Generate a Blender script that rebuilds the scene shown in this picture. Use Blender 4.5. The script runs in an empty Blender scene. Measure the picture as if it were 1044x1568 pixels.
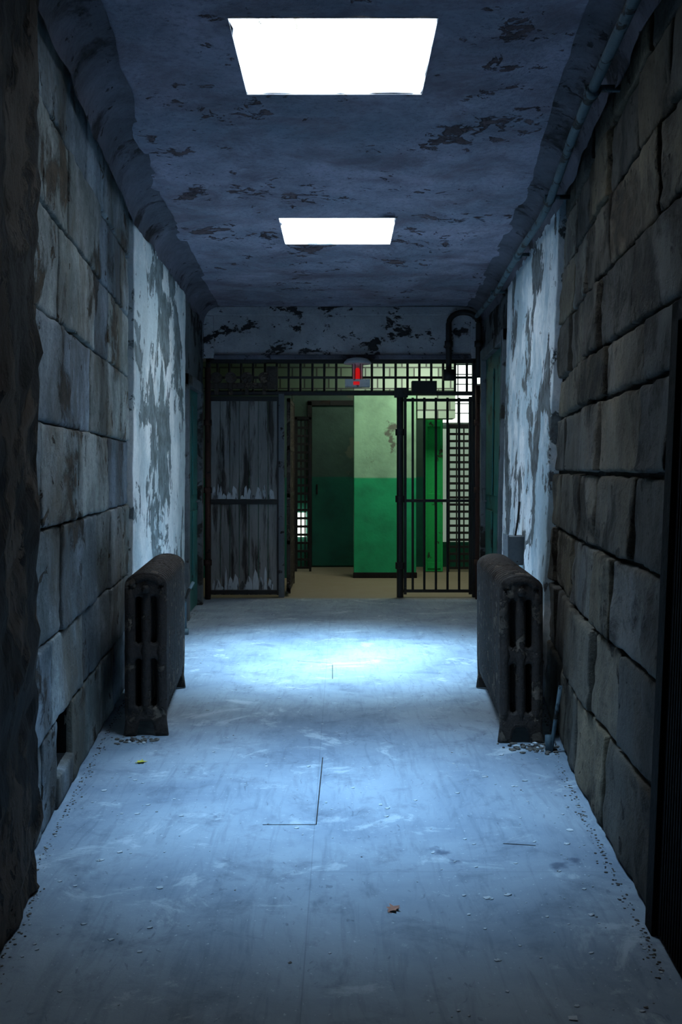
import bpy, bmesh, math, random
from mathutils import Vector, noise, Matrix
random.seed(7)
scn=bpy.context.scene
CH=3.05
def P(u,v,Y): return Vector(((u-522)*Y/1522, Y, 1.35-(v-718)*Y/1522))
def lerp(a,b,t): return a+(b-a)*t
def interp(pts,y):
    if y<=pts[0][0]: return pts[0][1]
    for (a,b),(c,d) in zip(pts,pts[1:]):
        if y<=c: return lerp(b,d,(y-a)/(c-a))
    return pts[-1][1]
# ---------------- materials
def newmat(name):
    m=bpy.data.materials.new(name); m.use_nodes=True
    nt=m.node_tree; b=nt.nodes['Principled BSDF']; return m,nt,b
def N(nt,t,**k):
    n=nt.nodes.new(t)
    for a,v in k.items(): setattr(n,a,v)
    return n
def noise_n(nt,co,scale,detail=6,rough=.6,dist=0.0):
    n=N(nt,'ShaderNodeTexNoise'); n.inputs['Scale'].default_value=scale
    n.inputs['Detail'].default_value=detail; n.inputs['Roughness'].default_value=rough
    n.inputs['Distortion'].default_value=dist
    nt.links.new(co,n.inputs['Vector']); return n.outputs['Fac']
def ramp(nt,f,a,b,invert=False):
    r=N(nt,'ShaderNodeMapRange'); r.inputs['From Min'].default_value=a; r.inputs['From Max'].default_value=b
    if invert: r.inputs['To Min'].default_value=1; r.inputs['To Max'].default_value=0
    nt.links.new(f,r.inputs['Value']); return r.outputs['Result']
def mixc(nt,f,a,b,mode='MIX'):
    m=N(nt,'ShaderNodeMix',data_type='RGBA',blend_type=mode)
    if isinstance(f,(int,float)): m.inputs[0].default_value=f
    else: nt.links.new(f,m.inputs[0])
    for s,i in ((a,6),(b,7)):
        if isinstance(s,(tuple,list)): m.inputs[i].default_value=(s[0],s[1],s[2],1)
        else: nt.links.new(s,m.inputs[i])
    return m.outputs[2]
def mth(nt,op,a,b=0.0):
    m=N(nt,'ShaderNodeMath',operation=op)
    for s,i in ((a,0),(b,1)):
        if isinstance(s,(int,float)): m.inputs[i].default_value=s
        else: nt.links.new(s,m.inputs[i])
    return m.outputs[0]
def coords(nt,scale=(1,1,1),loc=(0,0,0)):
    tc=N(nt,'ShaderNodeTexCoord'); mp=N(nt,'ShaderNodeMapping')
    mp.inputs['Scale'].default_value=scale; mp.inputs['Location'].default_value=loc
    nt.links.new(tc.outputs['Object'],mp.inputs['Vector']); return mp.outputs['Vector']
def bump(nt,b,h,strength=.5,dist=.01):
    n=N(nt,'ShaderNodeBump'); n.inputs['Strength'].default_value=strength; n.inputs['Distance'].default_value=dist
    nt.links.new(h,n.inputs['Height']); nt.links.new(n.outputs['Normal'],b.inputs['Normal'])
def peel(name,c1,c2,under,th=.58,scale=2.5,w=.015,rough=.8,stretch=(1,1,1),tint=False,bstr=.6,under2=None,fine=.35,spec=.25,loc=(0,0,0),small=0.0,grime=0.0,stain=None,sscale=4.2,cw=.15,sth=.655):
    m,nt,b=newmat(name); co=coords(nt,stretch,loc)
    big=noise_n(nt,co,scale,12,.64,.35)
    f=ramp(nt,big,th-w,th+w)
    if small:
        s=noise_n(nt,co,scale*sscale,9,.68,.5)
        near=ramp(nt,big,th-.14,th+.02)
        f2=ramp(nt,mth(nt,'ADD',s,mth(nt,'MULTIPLY',near,small)),sth,sth+.015)
        f=mth(nt,'MAXIMUM',f,f2)
    v=noise_n(nt,co,1.3,8,.66)
    base=mixc(nt,ramp(nt,v,.5-cw,.5+cw),c1,c2)
    fn=noise_n(nt,co,38,6,.7)
    base=mixc(nt,mth(nt,'MULTIPLY',ramp(nt,fn,.5,.75),fine),base,tuple(x*.35 for x in c2))
    if stain:
        sn=ramp(nt,noise_n(nt,coords(nt,(stretch[0],stretch[1],stretch[2]*.5),(4,11,6)),1.6,8,.68,.5),.48,.62)
        base=mixc(nt,mth(nt,'MULTIPLY',sn,.8),base,stain)
    if grime:
        gn=ramp(nt,noise_n(nt,coords(nt,(stretch[0],stretch[1],stretch[2]*.45),(9,3,1)),2.7,9,.7,.4),.42,.68)
        base=mixc(nt,mth(nt,'MULTIPLY',gn,grime),base,tuple(x*.22 for x in c2))
    u2=under2 or tuple(x*.4 for x in under)
    un=mixc(nt,ramp(nt,noise_n(nt,co,9,6,.7),.4,.6),under,u2)
    col=mixc(nt,f,base,un)
    if tint:
        at=N(nt,'ShaderNodeAttribute',attribute_name='tint'); col=mixc(nt,1.0,col,at.outputs['Color'],'MULTIPLY')
    nt.links.new(col,b.inputs['Base Color']); b.inputs['Roughness'].default_value=rough
    b.inputs['Specular IOR Level'].default_value=spec
    h=mth(nt,'ADD',mth(nt,'MULTIPLY',f,-.6),mth(nt,'ADD',mth(nt,'MULTIPLY',fn,.5),mth(nt,'MULTIPLY',noise_n(nt,co,12,5,.6),.7)))
    bump(nt,b,h,bstr,.012); return m
def emis(name,c,s):
    m,nt,b=newmat(name); b.inputs['Base Color'].default_value=(*c,1)
    b.inputs['Emission Color'].default_value=(*c,1); b.inputs['Emission Strength'].default_value=s; return m

M={}
M['left']=peel('whitewashed_block_paint',(.40,.45,.48),(.16,.19,.20),(.09,.07,.05),.57,1.8,.03,tint=True,bstr=1.2,grime=.65,small=.10,fine=.7,stain=(.125,.10,.07),cw=.08)
M['right']=peel('bare_stone_block',(.20,.165,.12),(.105,.09,.068),(.045,.035,.025),.56,2.2,.05,tint=True,bstr=1.6,grime=.7,fine=.8,stain=(.16,.15,.13),small=.07)
M['mortar']=peel('dark_mortar',(.02,.018,.017),(.012,.011,.01),(.006,.006,.006),.55,6)
M['hole']=peel('hole_black',(.004,.004,.004),(.003,.003,.003),(.003,.003,.003))
M['plaster']=peel('peeling_white_plaster',(.90,.92,.90),(.60,.68,.69),(.22,.27,.28),.53,1.5,.006,stretch=(1,1,.8),bstr=.8,under2=(.11,.13,.13),loc=(3,1,0),small=.10,grime=.25,cw=.05)
M['plaster_r']=peel('peeling_white_plaster_bright',(.88,.91,.92),(.46,.58,.64),(.18,.21,.22),.55,1.6,.006,stretch=(1,1,.8),bstr=.8,under2=(.07,.07,.07),loc=(7,4,2),small=.10,grime=.25,cw=.05)
M['brown']=peel('brown_crumbling_plaster',(.13,.09,.06),(.06,.042,.03),(.02,.015,.012),.50,3.5,.03,stretch=(1,1,.5),bstr=1.3,grime=.5,small=.1)
M['gray']=peel('gray_plaster',(.18,.20,.21),(.09,.10,.11),(.04,.035,.03),.56,3,.02,grime=.4)
M['ceil']=peel('flaking_ceiling_paint',(.50,.45,.56),(.29,.31,.39),(.08,.05,.055),.635,1.7,.008,bstr=1.5,under2=(.19,.13,.14),fine=.7,small=.15,grime=.45,sscale=5.5,stain=(.24,.19,.23),sth=.66)
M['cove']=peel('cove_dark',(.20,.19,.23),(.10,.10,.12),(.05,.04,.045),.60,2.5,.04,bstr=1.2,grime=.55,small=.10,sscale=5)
M['lintel']=peel('flaking_lintel_paint',(.52,.49,.51),(.34,.33,.35),(.035,.03,.03),.57,2.4,.01,stretch=(1,1,1.6),under2=(.018,.016,.016),small=.12,grime=.35,sscale=5)
M['well']=peel('skylight_well_white',(.85,.87,.88),(.75,.78,.8),(.4,.35,.28),.66,4)
M['wood']=peel('weathered_plank_paint',(.30,.29,.28),(.17,.165,.16),(.06,.05,.045),.54,5,.05,stretch=(2.5,1,.25),bstr=.6,grime=.4)
M['woodlite']=peel('bare_scraped_wood',(.52,.54,.57),(.36,.38,.40),(.1,.1,.1),.54,8,.03,stretch=(2,1,.4))
M['iron']=peel('black_iron',(.018,.016,.016),(.010,.009,.009),(.05,.025,.015),.62,9,.03,rough=.55,spec=.4)
M['rust']=peel('rusty_radiator_iron',(.06,.042,.032),(.03,.022,.018),(.19,.14,.10),.57,11,.02,rough=.6,spec=.4,bstr=1.4,small=.08)
M['brownpipe']=peel('brown_painted_iron',(.08,.035,.025),(.04,.02,.016),(.02,.015,.015),.6,7)
M['teal']=peel('teal_door_paint',(.03,.17,.155),(.02,.10,.10),(.02,.03,.03),.60,4,.03,rough=.5)
M['pipe']=peel('blue_gray_conduit',(.12,.18,.21),(.06,.09,.105),(.03,.025,.02),.56,7,.02,rough=.6,spec=.3)
M['box']=peel('galvanized_box',(.14,.15,.16),(.09,.10,.11),(.04,.03,.03),.6,9)
M['white']=peel('dirty_white_enamel',(.7,.7,.7),(.5,.5,.5),(.2,.15,.1),.65,12)
M['chip']=peel('paint_chip',(.60,.65,.68),(.4,.45,.48),(.2,.18,.16),.6,20)
M['rubble']=peel('rubble_stone',(.17,.155,.135),(.09,.08,.07),(.05,.04,.04),.55,14)
M['darksteel']=peel('dark_door_steel',(.009,.008,.008),(.006,.006,.006),(.012,.009,.008),.6,5,rough=.8,spec=.1)
M['leafo']=peel('dry_leaf_orange',(.55,.28,.2),(.4,.19,.13),(.15,.06,.03),.6,30)
M['leafy']=peel('dry_leaf_yellow',(.6,.55,.08),(.45,.4,.05),(.2,.15,.05),.6,30)
M['greenp']=peel('bright_green_paint',(.02,.50,.12),(.015,.38,.10),(.05,.1,.05),.62,5)
M['red']=emis('red_lamp_glass',(.8,.008,.008),.5)
def pane(name,s):
    M[name]=emis(name,(.86,.94,1.0),s)
pane('frosted_skylight_glass_near',8.0); pane('frosted_skylight_glass_far',18)
M['win']=emis('bright_window_glass',(.90,1.0,.92),2.2)
M['glowdim']=emis('dim_glow_panel',(.75,.95,.8),.17)  # weak emission for the added panel behind the right grille
def twotone(name,up,lo,split=1.24):
    m,nt,b=newmat(name); co=coords(nt)
    g=N(nt,'ShaderNodeNewGeometry'); s=N(nt,'ShaderNodeSeparateXYZ'); nt.links.new(g.outputs['Position'],s.inputs[0])
    f=ramp(nt,s.outputs['Z'],split-.01,split+.01)
    n=ramp(nt,noise_n(nt,co,3,8,.6),.4,.7)
    n2=ramp(nt,noise_n(nt,co,2.2,9,.6),.60,.63)
    u=mixc(nt,n,up,tuple(x*.6 for x in up)); u=mixc(nt,n2,u,(.12,.14,.1))
    l=mixc(nt,n,lo,tuple(x*.6 for x in lo))
    nt.links.new(mixc(nt,f,l,u),b.inputs['Base Color']); b.inputs['Roughness'].default_value=.6
    bump(nt,b,noise_n(nt,co,15,6,.6),.4,.01); return m
M['green']=twotone('two_tone_green_wall',(.34,.62,.38),(.012,.48,.18))
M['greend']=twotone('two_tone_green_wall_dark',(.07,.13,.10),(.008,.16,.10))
def brickmat(name,c1,c2,mo):
    m,nt,b=newmat(name); tc=N(nt,'ShaderNodeTexCoord'); s=N(nt,'ShaderNodeSeparateXYZ'); c=N(nt,'ShaderNodeCombineXYZ')
    nt.links.new(tc.outputs['Object'],s.inputs[0]); nt.links.new(s.outputs['X'],c.inputs[0]); nt.links.new(s.outputs['Z'],c.inputs[1])
    br=N(nt,'ShaderNodeTexBrick'); nt.links.new(c.outputs[0],br.inputs['Vector'])
    br.inputs['Scale'].default_value=1; br.inputs['Brick Width'].default_value=.3; br.inputs['Row Height'].default_value=.13; br.inputs['Mortar Size'].default_value=.01
    br.inputs['Color1'].default_value=(*c1,1); br.inputs['Color2'].default_value=(*c2,1); br.inputs['Mortar'].default_value=(*mo,1)
    nt.links.new(br.outputs['Color'],b.inputs['Base Color']); b.inputs['Roughness'].default_value=.6
    bump(nt,b,br.outputs['Fac'],-.5,.01); return m
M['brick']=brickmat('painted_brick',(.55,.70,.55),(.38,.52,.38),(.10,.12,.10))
M['brick_shade']=brickmat('painted_brick_shaded',(.16,.24,.15),(.10,.16,.10),(.03,.04,.03))  # shaded copy of the brick: dimness of the left side put into colour
# floor
m,nt,b=newmat('worn_blue_gray_floor'); co=coords(nt)
n1=ramp(nt,noise_n(nt,co,1.1,9,.65,.5),.35,.66)
base=mixc(nt,n1,(.19,.245,.31),(.33,.40,.46))
n2=ramp(nt,noise_n(nt,co,4,10,.72,.4),.52,.68)
base=mixc(nt,mth(nt,'MULTIPLY',n2,.55),base,(.085,.11,.15))
gr=ramp(nt,noise_n(nt,coords(nt,(9,1.1,1)),2.5,6,.6,1.2),.5,.7)
base=mixc(nt,mth(nt,'MULTIPLY',gr,.32),base,(.08,.11,.15))
wt=ramp(nt,noise_n(nt,coords(nt,(1,1,1),(2,8,0)),3.1,9,.7,.6),.57,.64)
base=mixc(nt,mth(nt,'MULTIPLY',wt,.5),base,(.55,.62,.66))
sc_=ramp(nt,noise_n(nt,coords(nt,(2.2,1,1),(1,5,0)),7,5,.55,2.5),.65,.70)
base=mixc(nt,mth(nt,'MULTIPLY',sc_,.45),base,(.06,.08,.11))
sp=ramp(nt,noise_n(nt,co,60,3,.6),.66,.71)
base=mixc(nt,mth(nt,'MULTIPLY',sp,.6),base,(.6,.66,.7))
nz=N(nt,'ShaderNodeTexNoise'); nz.inputs['Scale'].default_value=18; nz.inputs['Detail'].default_value=6; nt.links.new(co,nz.inputs['Vector'])
wp=N(nt,'ShaderNodeMix',data_type='RGBA',blend_type='LINEAR_LIGHT'); wp.inputs[0].default_value=.075
nt.links.new(co,wp.inputs[6]); nt.links.new(nz.outputs['Color'],wp.inputs[7])
for (sx,sy,sr) in ((.36,3.50,.018),(.40,3.42,.012),(.74,3.36,.02),(.80,3.42,.016)):
    vd=N(nt,'ShaderNodeVectorMath',operation='DISTANCE'); nt.links.new(wp.outputs[2],vd.inputs[0]); vd.inputs[1].default_value=(sx,sy,0)
    base=mixc(nt,mth(nt,'MULTIPLY',ramp(nt,vd.outputs['Value'],sr,sr+.03,True),.7),base,(.04,.06,.11))
g=N(nt,'ShaderNodeNewGeometry'); s=N(nt,'ShaderNodeSeparateXYZ'); nt.links.new(g.outputs['Position'],s.inputs[0])
cb=N(nt,'ShaderNodeCombineXYZ'); nt.links.new(mth(nt,'ADD',s.outputs['Y'],.33),cb.inputs[0]); nt.links.new(mth(nt,'ADD',s.outputs['X'],.1),cb.inputs[1])
br=N(nt,'ShaderNodeTexBrick'); nt.links.new(cb.outputs[0],br.inputs['Vector']); br.inputs['Scale'].default_value=1; br.inputs['Brick Width'].default_value=2.44; br.inputs['Row Height'].default_value=1.22; br.inputs['Mortar Size'].default_value=.002
base=mixc(nt,mth(nt,'MULTIPLY',br.outputs['Fac'],.25),base,(.06,.08,.10))
base=mixc(nt,ramp(nt,s.outputs['Y'],10.25,10.45),base,(.30,.25,.17))
nt.links.new(base,b.inputs['Base Color'])
rr_=N(nt,'ShaderNodeMapRange'); rr_.inputs['To Min'].default_value=.5; rr_.inputs['To Max'].default_value=.9
nt.links.new(noise_n(nt,co,3,6,.6),rr_.inputs['Value']); nt.links.new(rr_.outputs['Result'],b.inputs['Roughness'])
b.inputs['Specular IOR Level'].default_value=.3
bump(nt,b,mth(nt,'ADD',noise_n(nt,co,18,8,.7),mth(nt,'MULTIPLY',noise_n(nt,co,2,4,.5),2.0)),.4,.01)
M['floor']=m
# ---------------- mesh builder
class MB:
    def __init__(s): s.v=[];s.f=[];s.m=[];s.t=[]
    def face(s,pts,mi=0,t=1.0):
        b=len(s.v); s.v+= [tuple(p) for p in pts]; s.f.append(tuple(range(b,b+len(pts)))); s.m.append(mi); s.t.append(t)
    def box(s,x0,x1,y0,y1,z0,z1,mi=0,M4=None,t=1.0):
        c=[Vector(p) for p in ((x0,y0,z0),(x1,y0,z0),(x1,y1,z0),(x0,y1,z0),(x0,y0,z1),(x1,y0,z1),(x1,y1,z1),(x0,y1,z1))]
        if M4: c=[M4@p for p in c]
        b=len(s.v); s.v+=[tuple(p) for p in c]
        for q in ((0,3,2,1),(4,5,6,7),(0,1,5,4),(1,2,6,5),(2,3,7,6),(3,0,4,7)):
            s.f.append(tuple(b+i for i in q)); s.m.append(mi); s.t.append(t)
    def tube(s,pts,r,mi=0,n=10,caps=True):
        pts=[Vector(p) for p in pts]; b=len(s.v)
        for i,p in enumerate(pts):
            d=(pts[min(i+1,len(pts)-1)]-pts[max(i-1,0)]).normalized()
            a=d.cross(Vector((0,0,1))) if abs(d.z)<.95 else d.cross(Vector((0,1,0)))
            a.normalize(); c=d.cross(a)
            rr=r[i] if isinstance(r,(list,tuple)) else r
            for k in range(n):
                w=2*math.pi*k/n; s.v.append(tuple(p+a*math.cos(w)*rr+c*math.sin(w)*rr))
        for i in range(len(pts)-1):
            for k in range(n):
                s.f.append((b+i*n+k,b+i*n+(k+1)%n,b+(i+1)*n+(k+1)%n,b+(i+1)*n+k)); s.m.append(mi); s.t.append(1)
        if caps:
            s.f.append(tuple(b+k for k in range(n))); s.m.append(mi); s.t.append(1)
            s.f.append(tuple(b+(len(pts)-1)*n+k for k in range(n))); s.m.append(mi); s.t.append(1)
    def grid(s,F,us,vs,mi=0,t=1.0,skip=None):
        b=len(s.v)
        for u in us:
            for v in vs: s.v.append(tuple(F(u,v)))
        n=len(vs)
        for i in range(len(us)-1):
            for j in range(n-1):
                if skip and skip(us[i],us[i+1],vs[j],vs[j+1]): continue
                s.f.append((b+i*n+j,b+(i+1)*n+j,b+(i+1)*n+j+1,b+i*n+j+1)); s.m.append(mi); s.t.append(t)
    def mesh(s,mesh,M4,mi=0):
        b=len(s.v); s.v+=[tuple(M4@v.co) for v in mesh.vertices]
        for p in mesh.polygons: s.f.append(tuple(b+i for i in p.vertices)); s.m.append(mi); s.t.append(1)
    def done(s,name,mats,bevel=0,smooth=False,parent=None,recalc=True):
        me=bpy.data.meshes.new(name); me.from_pydata(s.v,[],s.f)
        for k in mats: me.materials.append(M[k])
        at=me.color_attributes.new('tint','FLOAT_COLOR','CORNER')
        for p in me.polygons:
            p.material_index=s.m[p.index]; p.use_smooth=smooth
            t=s.t[p.index]; t=t if isinstance(t,tuple) else (t,t,t)
            for li in p.loop_indices: at.data[li].color=(*t,1)
        if recalc:
            bm=bmesh.new(); bm.from_mesh(me); bmesh.ops.recalc_face_normals(bm,faces=bm.faces); bm.to_mesh(me); bm.free()
        o=bpy.data.objects.new(name,me); scn.collection.objects.link(o)
        if bevel:
            md=o.modifiers.new('bevel','BEVEL'); md.width=bevel; md.segments=2; md.limit_method='ANGLE'
        if parent: o.parent=parent
        return o
def seq(a,b,step):
    n=max(1,round(abs(b-a)/step)); return [a+(b-a)*i/n for i in range(n+1)]
# ---------------- walls
LB=[(-1.6,-.72),(3.2,-1.045),(6.2,-1.33),(8.8,-1.40),(10.5,-1.437)]
LT=[(-1.6,-.72),(3.2,-1.03),(6.2,-1.32),(8.8,-1.40),(10.5,-1.437)]
RB=[(-1.6,.62),(3.0,.915),(4.45,1.02),(5.83,1.2),(8.4,1.37),(10.5,1.478)]
RT=[(-1.6,.72),(3.0,1.05),(4.45,1.17),(5.83,1.32),(8.4,1.44),(10.5,1.478)]
def XL(y,z): return lerp(interp(LB,y),interp(LT,y),z/CH)
def XR(y,z): return lerp(interp(RB,y),interp(RT,y),z/CH)
def block(mb,X,sg,y0,y1,z0,z1,mi,tint,off=0.0,rough=.008,step=.09,e=.008,dep=.035,ragged=.0):
    us=[y0,y0+e*.4,y0+e*1.4]+seq(y0+e*4,y1-e*4,step)+[y1-e*1.4,y1-e*.4,y1]
    vs=[z0,z0+e*.4,z0+e*1.4]+seq(z0+e*4,z1-e*4,step)+[z1-e*1.4,z1-e*.4,z1]
    L1,L2=len(us),len(vs); b=len(mb.v); sd=random.random()*50
    tu,tv=random.uniform(-.5,.5)*rough*1.2,random.uniform(-.5,.5)*rough*1.2
    for i,u in enumerate(us):
        for j,v in enumerate(vs):
            k=min(i,L1-1-i,j,L2-1-j)
            d=-dep if k==0 else (-.005 if k==1 else 0)
            d+=off
            if k>0: d+=tu*(i/L1-.5)+tv*(j/L2-.5)+rough*.45*noise.fractal(Vector((u*5,v*5,sd)),.8,2,5)+rough*.3*noise.noise(Vector((u*22,v*22,sd)))
            ju=(.009+ragged)*noise.fractal(Vector((v*9,sd,1)),.8,2,3) if i<3 or i>L1-4 else 0
            jv=.008*noise.fractal(Vector((u*9,sd,5)),.8,2,3) if j<3 or j>L2-4 else 0
            mb.v.append((X(u,v)+sg*d,u+ju,max(.0,v+jv)))
    for i in range(L1-1):
        for j in range(L2-1):
            mb.f.append((b+i*L2+j,b+(i+1)*L2+j,b+(i+1)*L2+j+1,b+i*L2+j+1)); mb.m.append(mi); mb.t.append(tint)
def backing(mb,X,sg,y0,y1,mi,holemi,hole=None,d=.034):
    ys=seq(y0,y1,.5); zs=[0,1,2,CH]
    if hole: ys=sorted(ys+[hole[0],hole[1]]); zs=sorted(zs+[hole[2],hole[3]])
    sk=(lambda a,b_,c,d_: a>=hole[0]-1e-4 and b_<=hole[1]+1e-4 and c>=hole[2]-1e-4 and d_<=hole[3]+1e-4) if hole else None
    mb.grid(lambda y,z:(X(y,z)-sg*d,y,z),ys,zs,mi,skip=sk)
    mb.grid(lambda y,z:(X(y,z)-sg*.3,y,z),ys,zs,mi)
    for yy in (y0,y1): mb.face([(X(yy,0)-sg*d,yy,0),(X(yy,0)-sg*.3,yy,0),(X(yy,CH)-sg*.3,yy,CH),(X(yy,CH)-sg*d,yy,CH)],mi)
    if hole:
        h0,h1,a,c=hole
        q=lambda y,z,dd:(X(y,z)-sg*dd,y,z)
        cs=[(h0,a),(h1,a),(h1,c),(h0,c)]
        mb.face([q(*p,.2) for p in cs],holemi)
        for i in range(4):
            p,r=cs[i],cs[(i+1)%4]; mb.face([q(*p,d),q(*r,d),q(*r,.2),q(*p,.2)],holemi)
def tnt(lo,hi,w=.05):
    g=random.uniform(lo,hi); q=random.uniform(-w,w); return (g*(1+q),g*(1+q*.3),g*(1-q))
mb=MB()
HOLE=(3.93,4.27,.13,.36)
backing(mb,XL,1,-1.6,10.5,1,4,HOLE)
rows=[0,.36,.70,1.13,1.52,1.92,2.30,2.66,CH]
for r,(a,c) in enumerate(zip(rows,rows[1:])):
    y=3.0
    while y<6.2:
        l=random.uniform(.45,1.0)
        y2=min(6.2,y+l)
        if 6.2-y2<.25: y2=6.2
        if r==0:
            for lim in (HOLE[0],HOLE[1]):
                if y<lim-.01<y2 : y2=lim; break
            if abs(y-HOLE[0])<.02:
                y2=HOLE[1]; block(mb,XL,1,y,y2,0,.13,0,.8); y=y2; continue
        g=.005
        block(mb,XL,1,y+g*.4,y2-g*.4,a+g*.4,c-g*.4,0,tnt(.6,1.2,.10),off=random.uniform(-.008,.008),rough=.016,e=.007,step=.05)
        y=y2
block(mb,XL,1,-1.6,3.2,0,CH,3,1,off=.055,rough=.05,step=.05,dep=.09,ragged=.025)
block(mb,XL,1,6.22,8.72,0,CH,2,1,off=.03,rough=.014,step=.08,dep=.07)
block(mb,XL,1,8.74,10.5,0,CH,5,1,off=-.02,rough=.01,step=.15,dep=.0)
mb.done('wall_left',['left','mortar','plaster','brown','hole','gray'],smooth=True,recalc=False)
mb=MB()
backing(mb,XR,-1,-1.6,10.5,1,1)
rows=[0,.36,.70,1.02,1.33,1.64,1.86,2.18,2.50,2.80,CH]
for r,(a,c) in enumerate(zip(rows,rows[1:])):
    y=2.95 if a<1.85 else 1.2
    while y<5.83:
        l=random.uniform(.38,.85); y2=min(5.83,y+l)
        if 5.83-y2<.2: y2=5.83
        g=.016
        block(mb,XR,-1,y+g*.5,y2-g*.5,a+g*.5,c-g*.5,0,tnt(.6,1.4,.12),off=random.uniform(-.012,.012),rough=.024,e=.009,step=.05)
        y=y2
block(mb,XR,-1,-1.6,1.2,0,CH,3,1,off=.01,rough=.02,step=.1)
block(mb,XR,-1,5.85,8.38,0,CH,2,1,off=.03,rough=.012,step=.08,dep=.07)
block(mb,XR,-1,8.4,10.5,0,CH,5,1,off=-.02,rough=.01,step=.15,dep=0)
mb.done('wall_right',['right','mortar','plaster_r','brown','hole','gray'],smooth=True,recalc=False)
mb=MB(); mb.box(-1.1,1.1,-1.75,-1.6,0,CH); mb.done('wall_back',['mortar'])
# ---------------- floor
mb=MB(); mb.box(-2.6,2.6,-1.75,16,-.15,0); mb.done('floor',['floor'])
# ---------------- ceiling with skylight openings
SK=[(-.425,.365,3.74,4.50),(-.42,.37,6.72,7.50)]
xs=sorted(set(seq(-1.75,1.75,.08)+[SK[0][0],SK[0][1],SK[1][0],SK[1][1]])); ys=sorted(set(seq(-1.75,10.5,.09)+[3.74,4.5,6.72,7.5]))
def insk(a,b_,c,d): 
    return any(a>=s[0]-1e-4 and b_<=s[1]+1e-4 and c>=s[2]-1e-4 and d<=s[3]+1e-4 for s in SK)
def jx(x,y):
    for s in SK:
        for e in s[:2]:
            if abs(x-e)<1e-6 and s[2]-1e-4<=y<=s[3]+1e-4: return .014*noise.noise(Vector((x,y*14,2)))
    return 0
def jy(x,y):
    for s in SK:
        for e in s[2:]:
            if abs(y-e)<1e-6 and s[0]-1e-4<=x<=s[1]+1e-4: return .022*noise.fractal(Vector((x*12,y,2)),.8,2,3)
    return 0
def cz(x,y):
    dmin=min(max(s[0]-x,x-s[1],s[2]-y,y-s[3],0) for s in SK)
    return CH+(0.022*noise.fractal(Vector((x*1.6,y*1.6,3)),.9,2,5) if dmin>.02 else 0)
mb=MB(); mb.grid(lambda x,y:(x+jx(x,y),y+jy(x,y),cz(x,y)),xs,ys,0,skip=insk)
WD=.42
for s in SK:
    x0,x1,y0,y1=s
    for (ax,ay),(bx,by) in (((x0,y0),(x1,y0)),((x1,y0),(x1,y1)),((x1,y1),(x0,y1)),((x0,y1),(x0,y0))):
        mb.face([(ax,ay,CH-.005),(bx,by,CH-.005),(bx,by,CH+WD),(ax,ay,CH+WD)],1)
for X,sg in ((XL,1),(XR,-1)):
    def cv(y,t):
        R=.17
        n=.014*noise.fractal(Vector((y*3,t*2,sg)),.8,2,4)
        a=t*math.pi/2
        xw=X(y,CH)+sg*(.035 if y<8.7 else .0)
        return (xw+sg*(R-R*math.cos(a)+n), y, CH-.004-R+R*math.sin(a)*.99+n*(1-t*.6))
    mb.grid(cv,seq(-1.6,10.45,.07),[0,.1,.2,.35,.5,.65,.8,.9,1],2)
mb.done('ceiling',['ceil','well','cove'],smooth=True,recalc=False)
for i,s in enumerate(SK):
    mb=MB(); mb.box(s[0]-.05,s[1]+.05,s[2]-.05,s[3]+.05,CH+WD,CH+WD+.03)
    mb.done('window_%d'%(i+1),[('frosted_skylight_glass_near','frosted_skylight_glass_far')[i]])
    L=bpy.data.lights.new('skylight_daylight','AREA'); L.shape='RECTANGLE'; L.size=s[1]-s[0]-.04; L.size_y=s[3]-s[2]-.04
    L.energy=(21,60)[i]; L.color=((.34,.64,1.0),(.42,.72,1.0))[i]; L.spread=math.radians((50,54)[i])
    o=bpy.data.objects.new('skylight_daylight',L); scn.collection.objects.link(o)
    o.location=((s[0]+s[1])/2,(s[2]+s[3])/2,CH+WD-.01)
# ---------------- far lintel wall
mb=MB()
mb.box(-1.6,1.65,10.42,10.75,2.51,CH+.02,0)
mb.box(-1.42,1.44,10.385,10.42,2.955,CH+.0,0)
mb.box(-1.44,-1.33,10.385,10.42,2.51,2.955,0)
mb.box(1.36,1.46,10.385,10.42,2.51,2.955,0)
mb.box(-1.33,1.36,10.375,10.42,2.495,2.545,1)
mb.done('wall_far',['lintel','cove'],bevel=.012)
# ---------------- side doors and frames (teal)
def sidedoor(name,X,sg,y0,y1,top):
    mb=MB()
    def q(a,b_,d0,d1,z0,z1,mi):
        c=[]
        for z in (z0,z1):
            for (y,d) in ((a,d0),(b_,d0),(b_,d1),(a,d1)): c.append((X(y,z)+sg*d,y,z))
        b=len(mb.v); mb.v+=c
        for f in ((0,1,2,3),(4,7,6,5),(0,4,5,1),(1,5,6,2),(2,6,7,3),(3,7,4,0)): mb.f.append(tuple(b+i for i in f)); mb.m.append(mi); mb.t.append(1)
    q(y0,y1,-.018,.0,0.01,top,0)
    for k in range(2):
        for (za,zb) in ((.2,.95),(1.1,top-.15)):
            ya=lerp(y0,y1,.1+.45*k); yb=lerp(y0,y1,.45+.45*k); q(ya,yb,0,.012,za,zb,0)
    q(y0-.1,y0,-.018,.05,0,top+.1,1); q(y1,y1+.1,-.018,.05,0,top+.1,1); q(y0-.1,y1+.1,-.018,.05,top,top+.1,1)
    mb.tube([(X(y1-.12,1)+sg*.05,y1-.12,1.02),(X(y1-.12,1)+sg*.05,y1-.12,1.16)],.012,1,8)
    mb.tube([(X(y1-.12,1),y1-.12,1.03),(X(y1-.12,1)+sg*.05,y1-.12,1.03)],.01,1,8); mb.tube([(X(y1-.12,1),y1-.12,1.15),(X(y1-.12,1)+sg*.05,y1-.12,1.15)],.01,1,8)
    mb.done(name,['teal','gray'],bevel=.004)
sidedoor('door_1',XL,1,8.92,9.85,2.1)
sidedoor('door_2',XR,-1,8.58,10.05,2.45)
mb=MB()
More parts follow.
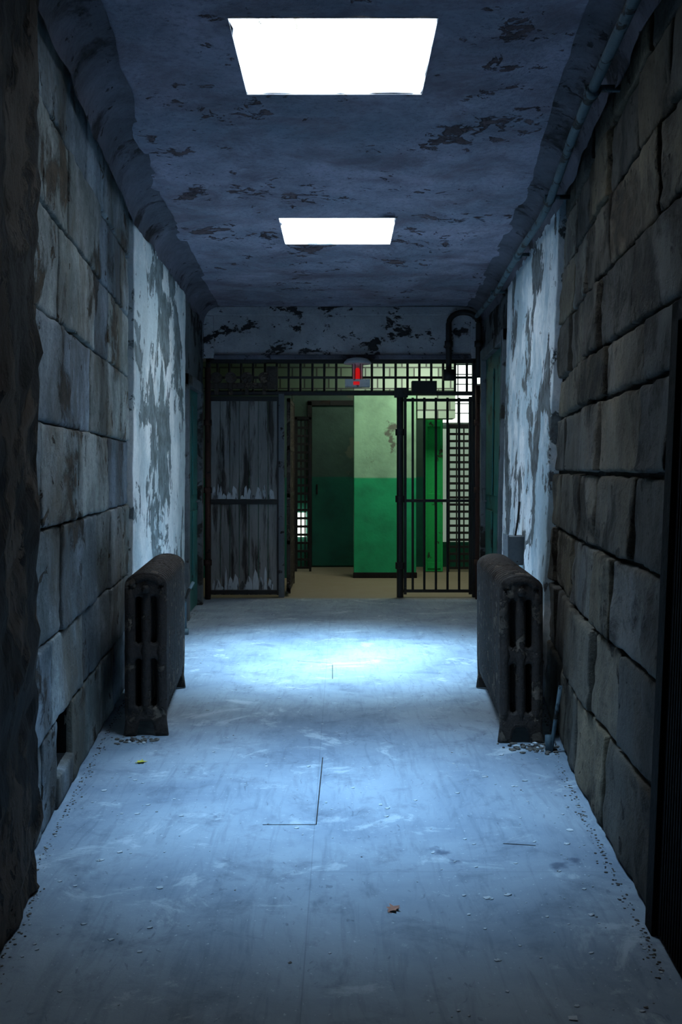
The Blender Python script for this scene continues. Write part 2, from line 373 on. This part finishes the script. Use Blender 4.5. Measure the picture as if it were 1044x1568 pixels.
def qr(a,b_,d0,d1,z0,z1,mi):
    c=[]
    for z in (z0,z1):
        for (y,d) in ((a,d0),(b_,d0),(b_,d1),(a,d1)): c.append((XR(y,z)-d,y,z))
    b=len(mb.v); mb.v+=c
    for f in ((0,1,2,3),(4,7,6,5),(0,4,5,1),(1,5,6,2),(2,6,7,3),(3,7,4,0)): mb.f.append(tuple(b+i for i in f)); mb.m.append(mi); mb.t.append(1)
qr(1.3,2.87,-.03,-.004,0.01,1.80,0)
for k in range(60):
    y=1.32+k*.0255; qr(y,y+.013,-.004,.0,.02,1.78,0)
qr(2.87,2.945,-.03,.012,0,1.84,0); qr(1.22,1.30,-.03,.012,0,1.84,0); qr(1.22,2.945,-.03,.012,1.78,1.84,0)
mb.done('door_3',['darksteel'],bevel=.002)
# ---------------- radiators
def rr(x0,x1,z0,z1,r,n=5):
    pts=[]
    for cx,cz_,a0 in ((x1-r,z1-r,0),(x0+r,z1-r,90),(x0+r,z0+r,180),(x1-r,z0+r,270)):
        for k in range(n+1):
            a=math.radians(a0+90*k/n); pts.append((cx+r*math.cos(a),cz_+r*math.sin(a)))
    return pts
def section(w,h,foot):
    cu=bpy.data.curves.new('sec','CURVE'); cu.dimensions='2D'; cu.fill_mode='BOTH'; cu.extrude=.003; cu.bevel_depth=.014; cu.bevel_resolution=3
    def sp(pts):
        s=cu.splines.new('POLY'); s.points.add(len(pts)-1)
        for p,q in zip(s.points,pts): p.co=(q[0],q[1],0,1)
        s.use_cyclic_u=True
    i=.014
    hw=w/2-i
    o=[]
    top=[(hw*math.cos(math.radians(a)), h-i-.055+.055*math.sin(math.radians(a))) for a in range(0,181,15)]
    o+=top
    if foot:
        o+=[(-hw,.2),(-hw+.004,.08),(-hw-.004,.018),(-hw+.035,.018),(-hw+.045,.07),(-hw*.3,.09),(hw*.3,.09),(hw-.045,.07),(hw-.035,.018),(hw+.004,.018),(hw-.004,.08),(hw,.2)]
    else:
        o+=[(-hw,.2),(-hw+.012,.12),(-hw+.05,.09),(hw-.05,.09),(hw-.012,.12),(hw,.2)]
    sp(o)
    sx=w*.175
    for cx in (-sx,sx):
        for a,c in ((.135,.405),(.455,.72)):
            sp([( x,z) for x,z in rr(cx-.030,cx+.030,a,c,.029,4)])
    ob=bpy.data.objects.new('tmp',cu); scn.collection.objects.link(ob)
    dg=bpy.context.evaluated_depsgraph_get(); me=bpy.data.meshes.new_from_object(ob.evaluated_get(dg))
    bpy.data.objects.remove(ob); return me
sF=section(.215,.83,True); sN=section(.215,.83,False)
def radiator(p0,p1):
    p0=Vector(p0);p1=Vector(p1); d=(p1-p0); L=d.length; ang=math.atan2(-d.x,d.y)
    n=int(L/.064); mb=MB()
    T=Matrix.Translation(p0)@Matrix.Rotation(ang,4,'Z')
    for k in range(n+1):
        y=L*k/n
        mb.mesh(sF if k in(0,n) else sN, T@Matrix.Translation((0,y,0))@Matrix.Rotation(math.pi/2,4,'X'))
        for x in (-.079,0,.079):
            mb.tube([T@Vector((x,y,z)) for z in (.10,.15,.25,.39,.43,.47,.60,.70,.76)],[.016,.024,.026,.024,.031,.024,.026,.024,.018],0,10)
        mb.tube([T@Vector((.075*math.cos(math.radians(a)),y,.755+.045*math.sin(math.radians(a)))) for a in range(0,181,20)],.025,0,8)
    for z in (.115,.43,.74):
        for x in ((-.07,0,.07) if z!=.43 else (0,)):
            mb.tube([T@Vector((x,0,z)),T@Vector((x,L,z))],.02,0,10)
    mb.tube([T@Vector((0,-.042,.745)),T@Vector((0,.0,.745))],.022,0,6)
    return mb.done('cast_iron_radiator',['rust'],smooth=True)
radiator((-.985,5.03,0),(-1.07,6.12,0))
radiator((.885,4.90,0),(.945,6.12,0))
mb=MB()
mb.tube([P(858,1050,4.72),P(852,1090,4.72),P(845,1140,4.74),Vector((1.0,4.74,.0))],.010,0,8)
mb.tube([Vector((.99,4.74,.0)),Vector((.988,4.74,.08))],.016,0,8)
mb.done('radiator_feed_pipe',['pipe'],smooth=True)
mb=MB()
a=Vector((-1.27,8.1,0)); mb.tube([a,a+Vector((0,0,.28)),a+Vector((.03,.0,.36)),a+Vector((.06,.05,.42))],.014,0,8); mb.tube([a+Vector((0,0,.0)),a+Vector((0,0,.05))],.03,0,8)
mb.done('radiator_feed_pipe',['pipe'],smooth=True)
# ---------------- ceiling conduit
mb=MB()
pts=[]
for y in seq(-1.5,9.9,.3):
    pts.append((XR(y,2.9)-.115,y,2.865+.008*math.sin(y*2)))
mb.tube(pts,.022,0,10)
for y in (1,2.5,4,5.6,7.1,8.6):
    x=XR(y,2.9)-.115; mb.box(x-.028,x+.12,y-.012,y+.012,2.87,2.892,0); 
    mb.tube([(x,y-.035,2.866),(x,y+.035,2.866)],.029,0,10)
mb.done('ceiling_conduit_pipe',['pipe'],smooth=True)
mb=MB()
c=[]
for a in range(0,181,15):
    t=math.radians(a); c.append((1.275+.155*math.cos(t)*1.0,10.34,2.86+.12*math.sin(t)))
c=[(1.43,10.34,2.3),(1.43,10.34,2.6)]+c+[(1.12,10.34,2.6),(1.12,10.34,2.36)]
mb.tube(c,.030,0,10)
for z in (2.62,): 
    for x in (1.12,1.43): mb.tube([(x,10.34,z),(x,10.34,z+.06)],.043,0,10)
mb.box(1.06,1.18,10.27,10.38,2.27,2.38,0)
mb.done('lintel_conduit_pipe',['iron'],smooth=True)
mb=MB(); mb.tube([(1.42,10.3,0),(1.42,10.3,2.22)],.03,0,10)
for z in (.35,1.1,1.8): mb.tube([(1.42,10.3,z),(1.42,10.3,z+.06)],.042,0,10)
mb.done('riser_pipe',['brownpipe'],smooth=True)
mb=MB(); mb.tube([(-1.38,10.3,0),(-1.38,10.3,2.4)],.03,0,10)
for z in (.35,1.1,1.8): mb.tube([(-1.38,10.3,z),(-1.38,10.3,z+.06)],.042,0,10)
mb.done('riser_pipe',['brownpipe'],smooth=True)
mb=MB(); y=7.0; x=XR(y,.85)-.03
mb.box(x-.11,x+.01,6.9,7.08,.68,.88,0); mb.box(x-.12,x-.11,6.89,7.09,.67,.89,0)
mb.tube([(x-.05,6.99,.68),(x-.05,6.99,.02)],.013,0,8); mb.tube([(x-.05,6.99,.88),(x-.03,6.99,1.0),(x-.02,6.99,1.12)],.008,1,8)
mb.done('junction_box',['box','iron'],bevel=.004)
# ---------------- gate assembly
G=10.47
root=bpy.data.objects.new('barred_gate',None); scn.collection.objects.link(root)
mb=MB()
mb.box(-1.42,1.45,G-.04,G+.04,2.125,2.165,0)
mb.box(-1.42,1.45,G-.03,G+.03,2.46,2.51,0)
mb.box(-1.42,-1.37,G-.03,G+.03,0,2.5,0); mb.box(1.38,1.43,G-.03,G+.03,0,2.5,0)
mb.tube([(.62,G-.03,0),(.62,G-.03,2.2)],.036,0,12)
for z in (.3,1.0,1.7): mb.tube([(.62,G-.03,z),(.62,G-.03,z+.07)],.05,0,12)
mb.box(.56,.70,G-.08,G+.02,2.1,2.2,0)
mb.box(.74,1.0,G-.10,G+.02,2.13,2.27,0)
x=-1.3
while x<1.38:
    if not(.06<x<.24): mb.tube([(x,G,2.16),(x,G,2.47)],.014,0,8)
    x+=.125
mb.box(-1.4,1.4,G-.012,G+.012,2.30,2.325,0)
mb.box(-.655,-.595,G-.05,G+.03,0,2.14,1)
mb.done('frame',['iron','box'],bevel=.004,parent=root)
mb=MB()
for k in range(6):
    x=.755+k*.122; mb.tube([(x,G,.05),(x,G,2.10)],.013,0,8)
for z in (.05,1.0,2.06): mb.box(.655,1.385,G-.015,G+.015,z,z+.03,0)
for x in (.675,1.36): mb.box(x-.015,x+.015,G-.02,G+.02,.03,2.11,0)
mb.done('leaf_right',['iron'],parent=root)
mb=MB()
mb.box(-1.38,-.66,G-.09,G-.05,2.19,2.25,0)
for x in (-1.3,-1.15,-.98,-.8):
    mb.tube([(x,G-.13,2.30),(x,G-.05,2.30)],.06,0,14); mb.box(x-.02,x+.02,G-.12,G-.09,2.12,2.32,0)
mb.box(-.78,-.66,G-.12,G-.04,2.18,2.42,0)
mb.done('slide_track',['rust'],bevel=.004,parent=root)
mb=MB()
xo=-.555
mb.box(xo-.02,xo+.02,10.52,10.57,.03,2.1,0); mb.box(xo-.02,xo+.02,11.45,11.5,.03,2.1,0)
for z in (.05,.55,1.05,1.55,2.06): mb.box(xo-.015,xo+.015,10.52,11.5,z,z+.04,0)
for k in range(7): 
    y=10.66+k*.12; mb.tube([(xo,y,.05),(xo,y,2.08)],.013,0,8)
mb.done('leaf_open',['rust'],parent=root)
root2=bpy.data.objects.new('plank_door',None); scn.collection.objects.link(root2)
mb=MB(); n=7; x0,x1=-1.365,-.665; w=(x1-x0)/n
for k in range(n):
    mb.box(x0+k*w+.003,x0+(k+1)*w-.003,G-.055,G-.02,.03,2.11,0)
mb.done('planks',['wood'],bevel=.004,parent=root2)
mb=MB(); mb.box(x0,x1,G-.075,G-.055,.98,1.03,0); mb.box(x0,x1,G-.072,G-.055,2.06,2.11,0)
mb.box(x0,x1,G-.072,G-.055,.04,.08,0)
mb.box(x1-.005,x1+.012,G-.07,G-.015,.03,2.11,0)
mb.done('straps',['iron'],bevel=.003,parent=root2)
mb=MB()
for (zb,zmax) in ((1.035,.24),(.085,.27)):
    x=x0+.02
    while x<x1-.06:
        h=random.uniform(.06,zmax)*random.choice((.6,1,1)); ww=random.uniform(.025,.07)
        y=G-.0565; j=lambda:random.uniform(-.006,.006)
        mb.face([(x,y,zb),(x+ww,y,zb),(x+ww+j(),y,zb+h*.4),(x+ww*.8,y,zb+h*.75),(x+ww*random.uniform(.3,.7),y,zb+h),(x+ww*.2,y,zb+h*.8),(x+j(),y,zb+h*.35)],0)
        x+=ww+random.choice((0,.004,.01,.03))
mb.done('scraped_patches',['woodlite'],parent=root2)
# ---------------- alarm light
root3=bpy.data.objects.new('alarm_light',None); scn.collection.objects.link(root3)
cx,cy=.172,10.33
mb=MB(); mb.tube([(cx,cy,2.44),(cx,cy,2.46),(cx,cy,2.49),(cx,cy,2.505)],[.145,.14,.11,.05],0,24)
mb.box(cx-.13,cx+.13,cy-.05,cy+.08,2.20,2.28,0); mb.box(cx-.05,cx+.05,cy+.03,cy+.1,2.2,2.50,0)
mb.done('housing',['white'],bevel=.004,parent=root3)
mb=MB(); mb.tube([(cx,cy,2.28),(cx,cy,2.36),(cx,cy,2.39),(cx,cy,2.40)],[.03,.03,.02,.01],0,16); mb.box(cx-.045,cx+.02,cy-.054,cy-.05,2.22,2.255,0)
mb.done('red_lens',['red'],parent=root3,smooth=False)
mb=MB()
for k in range(6):
    a=k*math.pi/3; mb.tube([(cx+.055*math.cos(a),cy+.055*math.sin(a),2.27),(cx+.055*math.cos(a),cy+.055*math.sin(a),2.445)],.004,0,6)
mb.done('guard',['iron'],parent=root3)
# ---------------- room beyond
mb=MB(); mb.box(-2.6,2.6,13.7,13.9,0,2.82,0); mb.done('wall_cellblock_rear',['greend'])
mb=MB(); mb.box(-2.6,-2.4,10.75,13.7,0,2.82,0); mb.done('wall_cellblock_left',['greend'])
mb=MB(); mb.box(2.4,2.6,10.75,13.7,0,2.82,0); mb.done('wall_cellblock_right',['greend'])
mb=MB(); mb.box(-2.6,-1.75,10.5,10.75,0,2.82,0); mb.box(1.80,2.6,10.5,10.75,0,2.82,0); mb.done('wall_cellblock_front',['gray'])
mb=MB(); mb.box(-2.6,2.6,10.75,13.9,2.83,2.95,0); mb.done('ceiling_cellblock',['gray'])
mb=MB(); mb.box(.16,.93,12.3,12.75,0,2.31,0); mb.box(.15,.94,12.285,12.3,0,.07,1); mb.done('wall_green_pier',['green','mortar'],bevel=.006)
mb=MB(); mb.box(-2.39,.155,12.25,12.75,2.32,2.82,0); mb.done('brick_bulkhead',['brick_shade'])
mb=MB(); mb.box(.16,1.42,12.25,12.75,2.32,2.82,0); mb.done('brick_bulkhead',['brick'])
mb=MB(); mb.box(.95,1.42,12.35,12.75,1.98,2.31,0); mb.done('brick_lintel',['brick'])
mb=MB(); mb.box(-2.39,-.62,12.3,12.7,0,2.31,0); mb.done('wall_cellblock_pier',['greend'])
# dark green flush door in the recess, with its frame
mb=MB(); mb.box(-.40,.50,13.66,13.69,.02,2.22,0); mb.box(-.46,-.40,13.63,13.69,0,2.28,1); mb.box(.50,.56,13.63,13.69,0,2.28,1); mb.box(-.46,.56,13.63,13.69,2.22,2.29,1)
mb.tube([(-.33,13.64,1.0),(-.33,13.64,1.14)],.012,1,8)
mb.done('door_5',['greend','iron'],bevel=.004)
mb=MB(); mb.box(1.11,1.32,13.0,13.05,0.01,2.0,0); mb.box(1.10,1.13,12.985,13.0,.01,2.0,0); mb.box(1.30,1.33,12.985,13.0,.01,2.0,0)
for z in (.05,.95,1.9): mb.box(1.13,1.30,12.985,13.0,z,z+.08,0)
mb.done('door_4',['greenp'],bevel=.004)
mb=MB(); mb.box(1.38,2.05,13.66,13.69,1.98,2.78,0); mb.done('window_3',['win'])
mb=MB()
for z in seq(1.98,2.78,.13): mb.box(1.38,2.05,13.63,13.66,z-.006,z+.006,0)
for x in seq(1.38,2.05,.21): mb.box(x-.006,x+.006,13.63,13.66,1.98,2.78,0)
mb.done('trim_2',['box'])
def lattice(name,x0,x1,y,z0,z1,nx,nz):
    mb=MB()
    for k in range(nx+1):
        x=lerp(x0,x1,k/nx); mb.box(x-.009,x+.009,y-.006,y+.006,z0,z1)
    for k in range(nz+1):
        z=lerp(z0,z1,k/nz); mb.box(x0,x1,y-.012,y-.002,z-.016,z+.016)
    mb.box(x0-.03,x0,y-.02,y+.02,0,z1+.03); mb.box(x1,x1+.03,y-.02,y+.02,0,z1+.03); mb.box(x0-.03,x1+.03,y-.02,y+.02,z1,z1+.04)
    mb.done(name,['iron'])
lattice('cell_grille_door',1.42,1.90,13.05,.05,1.9,5,20)
lattice('cell_grille_door',-.58,-.42,13.1,.05,2.0,3,18)
mb=MB(); mb.box(-.64,-.48,13.6,13.64,.42,.75,0); mb.done('window_4',['win'])  # glowing white panel behind the left grille
mb=MB(); mb.box(1.38,1.95,13.62,13.66,.35,1.9,0); mb.done('window_5',['glowdim'])  # added glowing panel, brightens the gaps of the right grille
# ---------------- debris
mb=MB()
def chip(x,y,z,sz,mi=0):
    n=random.randint(4,6); a0=random.random()*6; pts=[]
    tz=random.uniform(0,.3)*sz
    for k in range(n):
        a=a0+2*math.pi*k/n; r=sz*random.uniform(.5,1)
        pts.append((x+r*math.cos(a)*1.2,y+r*math.sin(a),z+.002+tz*max(0,math.cos(a))))
    mb.face(pts,mi)
    b=[(p[0],p[1],.0005) for p in pts]
    for k in range(n): mb.face([pts[k],pts[(k+1)%n],b[(k+1)%n],b[k]],mi)
for k in range(560):
    y=random.uniform(1.8,9.8); 
    if random.random()<.5:
        side=random.choice((-1,1,1)); t=abs(random.gauss(0,.2)); x=(XL(y,0)+.08+t) if side<0 else (XR(y,0)-.08-t)
    else: x=random.uniform(XL(y,0)+.1,XR(y,0)-.1)
    if y>4.75 and y<6.3 and (x<-.8 or x>.72): continue
    chip(x,y,0,random.choice((.003,.004,.005,.007,.009,.013))*random.uniform(.7,1.2))
mb.done('paint_chips',['chip'],recalc=True)
mb=MB()
def stone(x,y,s):
    bm=bmesh.new(); bmesh.ops.create_icosphere(bm,subdivisions=1,radius=s)
    sd=random.random()*99
    sc=Vector((random.uniform(.7,1.5),random.uniform(.7,1.4),random.uniform(.3,.6)))
    b=len(mb.v)
    for v in bm.verts:
        c=Vector((v.co.x*sc.x,v.co.y*sc.y,v.co.z*sc.z))*(1+.35*noise.noise(v.co*30+Vector((sd,0,0))))
        mb.v.append((x+c.x,y+c.y,max(.0005,s*sc.z*.7+c.z)))
    for f in bm.faces: mb.f.append(tuple(b+v.index for v in f.verts)); mb.m.append(0 if sd<80 else 1); mb.t.append(1)
    bm.free()
for k in range(1500):
    y=random.uniform(2.6,9.5); side=random.choice((-1,1)); t=abs(random.gauss(0,.018))
    x=(XL(y,0)+.02+t+(.05 if y<3.2 else 0)) if side<0 else (XR(y,0)-.02-t)
    stone(x,y,random.uniform(.0015,.005))
for k in range(70):
    stone(random.gauss(.93,.06),random.gauss(4.80,.04),random.uniform(.005,.016))
    stone(random.gauss(-1.02,.05),random.gauss(4.93,.03),random.uniform(.004,.013))
mb.done('rubble',['rubble','chip'],recalc=True)
def leaf(name,u,v,mat,s):
    y=2054.7/(v-718); x=(u-522)*y/1522
    mb=MB(); prof=[(0,-1),(.25,-.6),(.7,-.5),(.4,-.1),(.8,.2),(.3,.3),(0,1),(-.3,.3),(-.85,.25),(-.4,-.1),(-.6,-.55),(-.2,-.6)]
    a=random.random()*6
    pts=[Vector((x+s*(p[0]*math.cos(a)-p[1]*math.sin(a)),y+s*(p[0]*math.sin(a)+p[1]*math.cos(a)),.004+s*.25*abs(p[0]))) for p in prof]
    c=Vector((x,y,.003))
    for k in range(len(pts)): mb.face([c,pts[k],pts[(k+1)%len(pts)]])
    mb.tube([pts[0],pts[0]+Vector((s*.4,-s*.5,.002))],.001,0,5)
    mb.done(name,[mat],recalc=False)
leaf('dry_leaf',603,1393,'leafo',.03); leaf('dry_leaf',217,1168,'leafy',.03)
mb=MB()
def joint(u0,v0,u1,v1):
    y0=2054.7/(v0-718);x0=(u0-522)*y0/1522;y1=2054.7/(v1-718);x1=(u1-522)*y1/1522
    a=Vector((x0,y0,.0012)); b=Vector((x1,y1,.0012)); d=(b-a).normalized(); n=Vector((-d.y,d.x,0))*.0022
    mb.face([a-n,b-n,b+n,a+n])
joint(402,1263,484,1263); joint(484,1263,494,1160); joint(455,1012,510,1016); joint(509,1018,509,1040); joint(770,1292,820,1295)
mb.done('trim_3',['mortar'],recalc=False)
# ---------------- lights beyond
def area(name,loc,rot,sx,sy,e,col,spread=180):
    L=bpy.data.lights.new(name,'AREA'); L.shape='RECTANGLE'; L.size=sx; L.size_y=sy; L.energy=e; L.color=col; L.spread=math.radians(spread)
    o=bpy.data.objects.new(name,L); scn.collection.objects.link(o); o.location=loc; o.rotation_euler=rot; return o
area('cellblock_daylight',(1.0,11.35,2.78),(math.radians(14),0,0),1.2,.6,27,(.95,1.0,.84))
area('rear_fill_light',(.7,12.9,2.78),(math.radians(8),0,0),2.6,.15,7,(.9,1.0,.85))  # added fill light lifting the recess and green strip, no fitting there
w=bpy.data.worlds.new('world'); scn.world=w; w.use_nodes=True
w.node_tree.nodes['Background'].inputs[0].default_value=(.4,.55,.8,1); w.node_tree.nodes['Background'].inputs[1].default_value=.01
scn.view_settings.view_transform='Standard'; scn.view_settings.look='None'
c=bpy.data.cameras.new('camera'); c.sensor_fit='HORIZONTAL'; c.sensor_width=24; c.lens=35; c.shift_y=-66/1044
c.clip_start=.05
o=bpy.data.objects.new('camera',c); scn.collection.objects.link(o); o.location=(0,0,1.35); o.rotation_euler=(math.pi/2,0,0); scn.camera=o
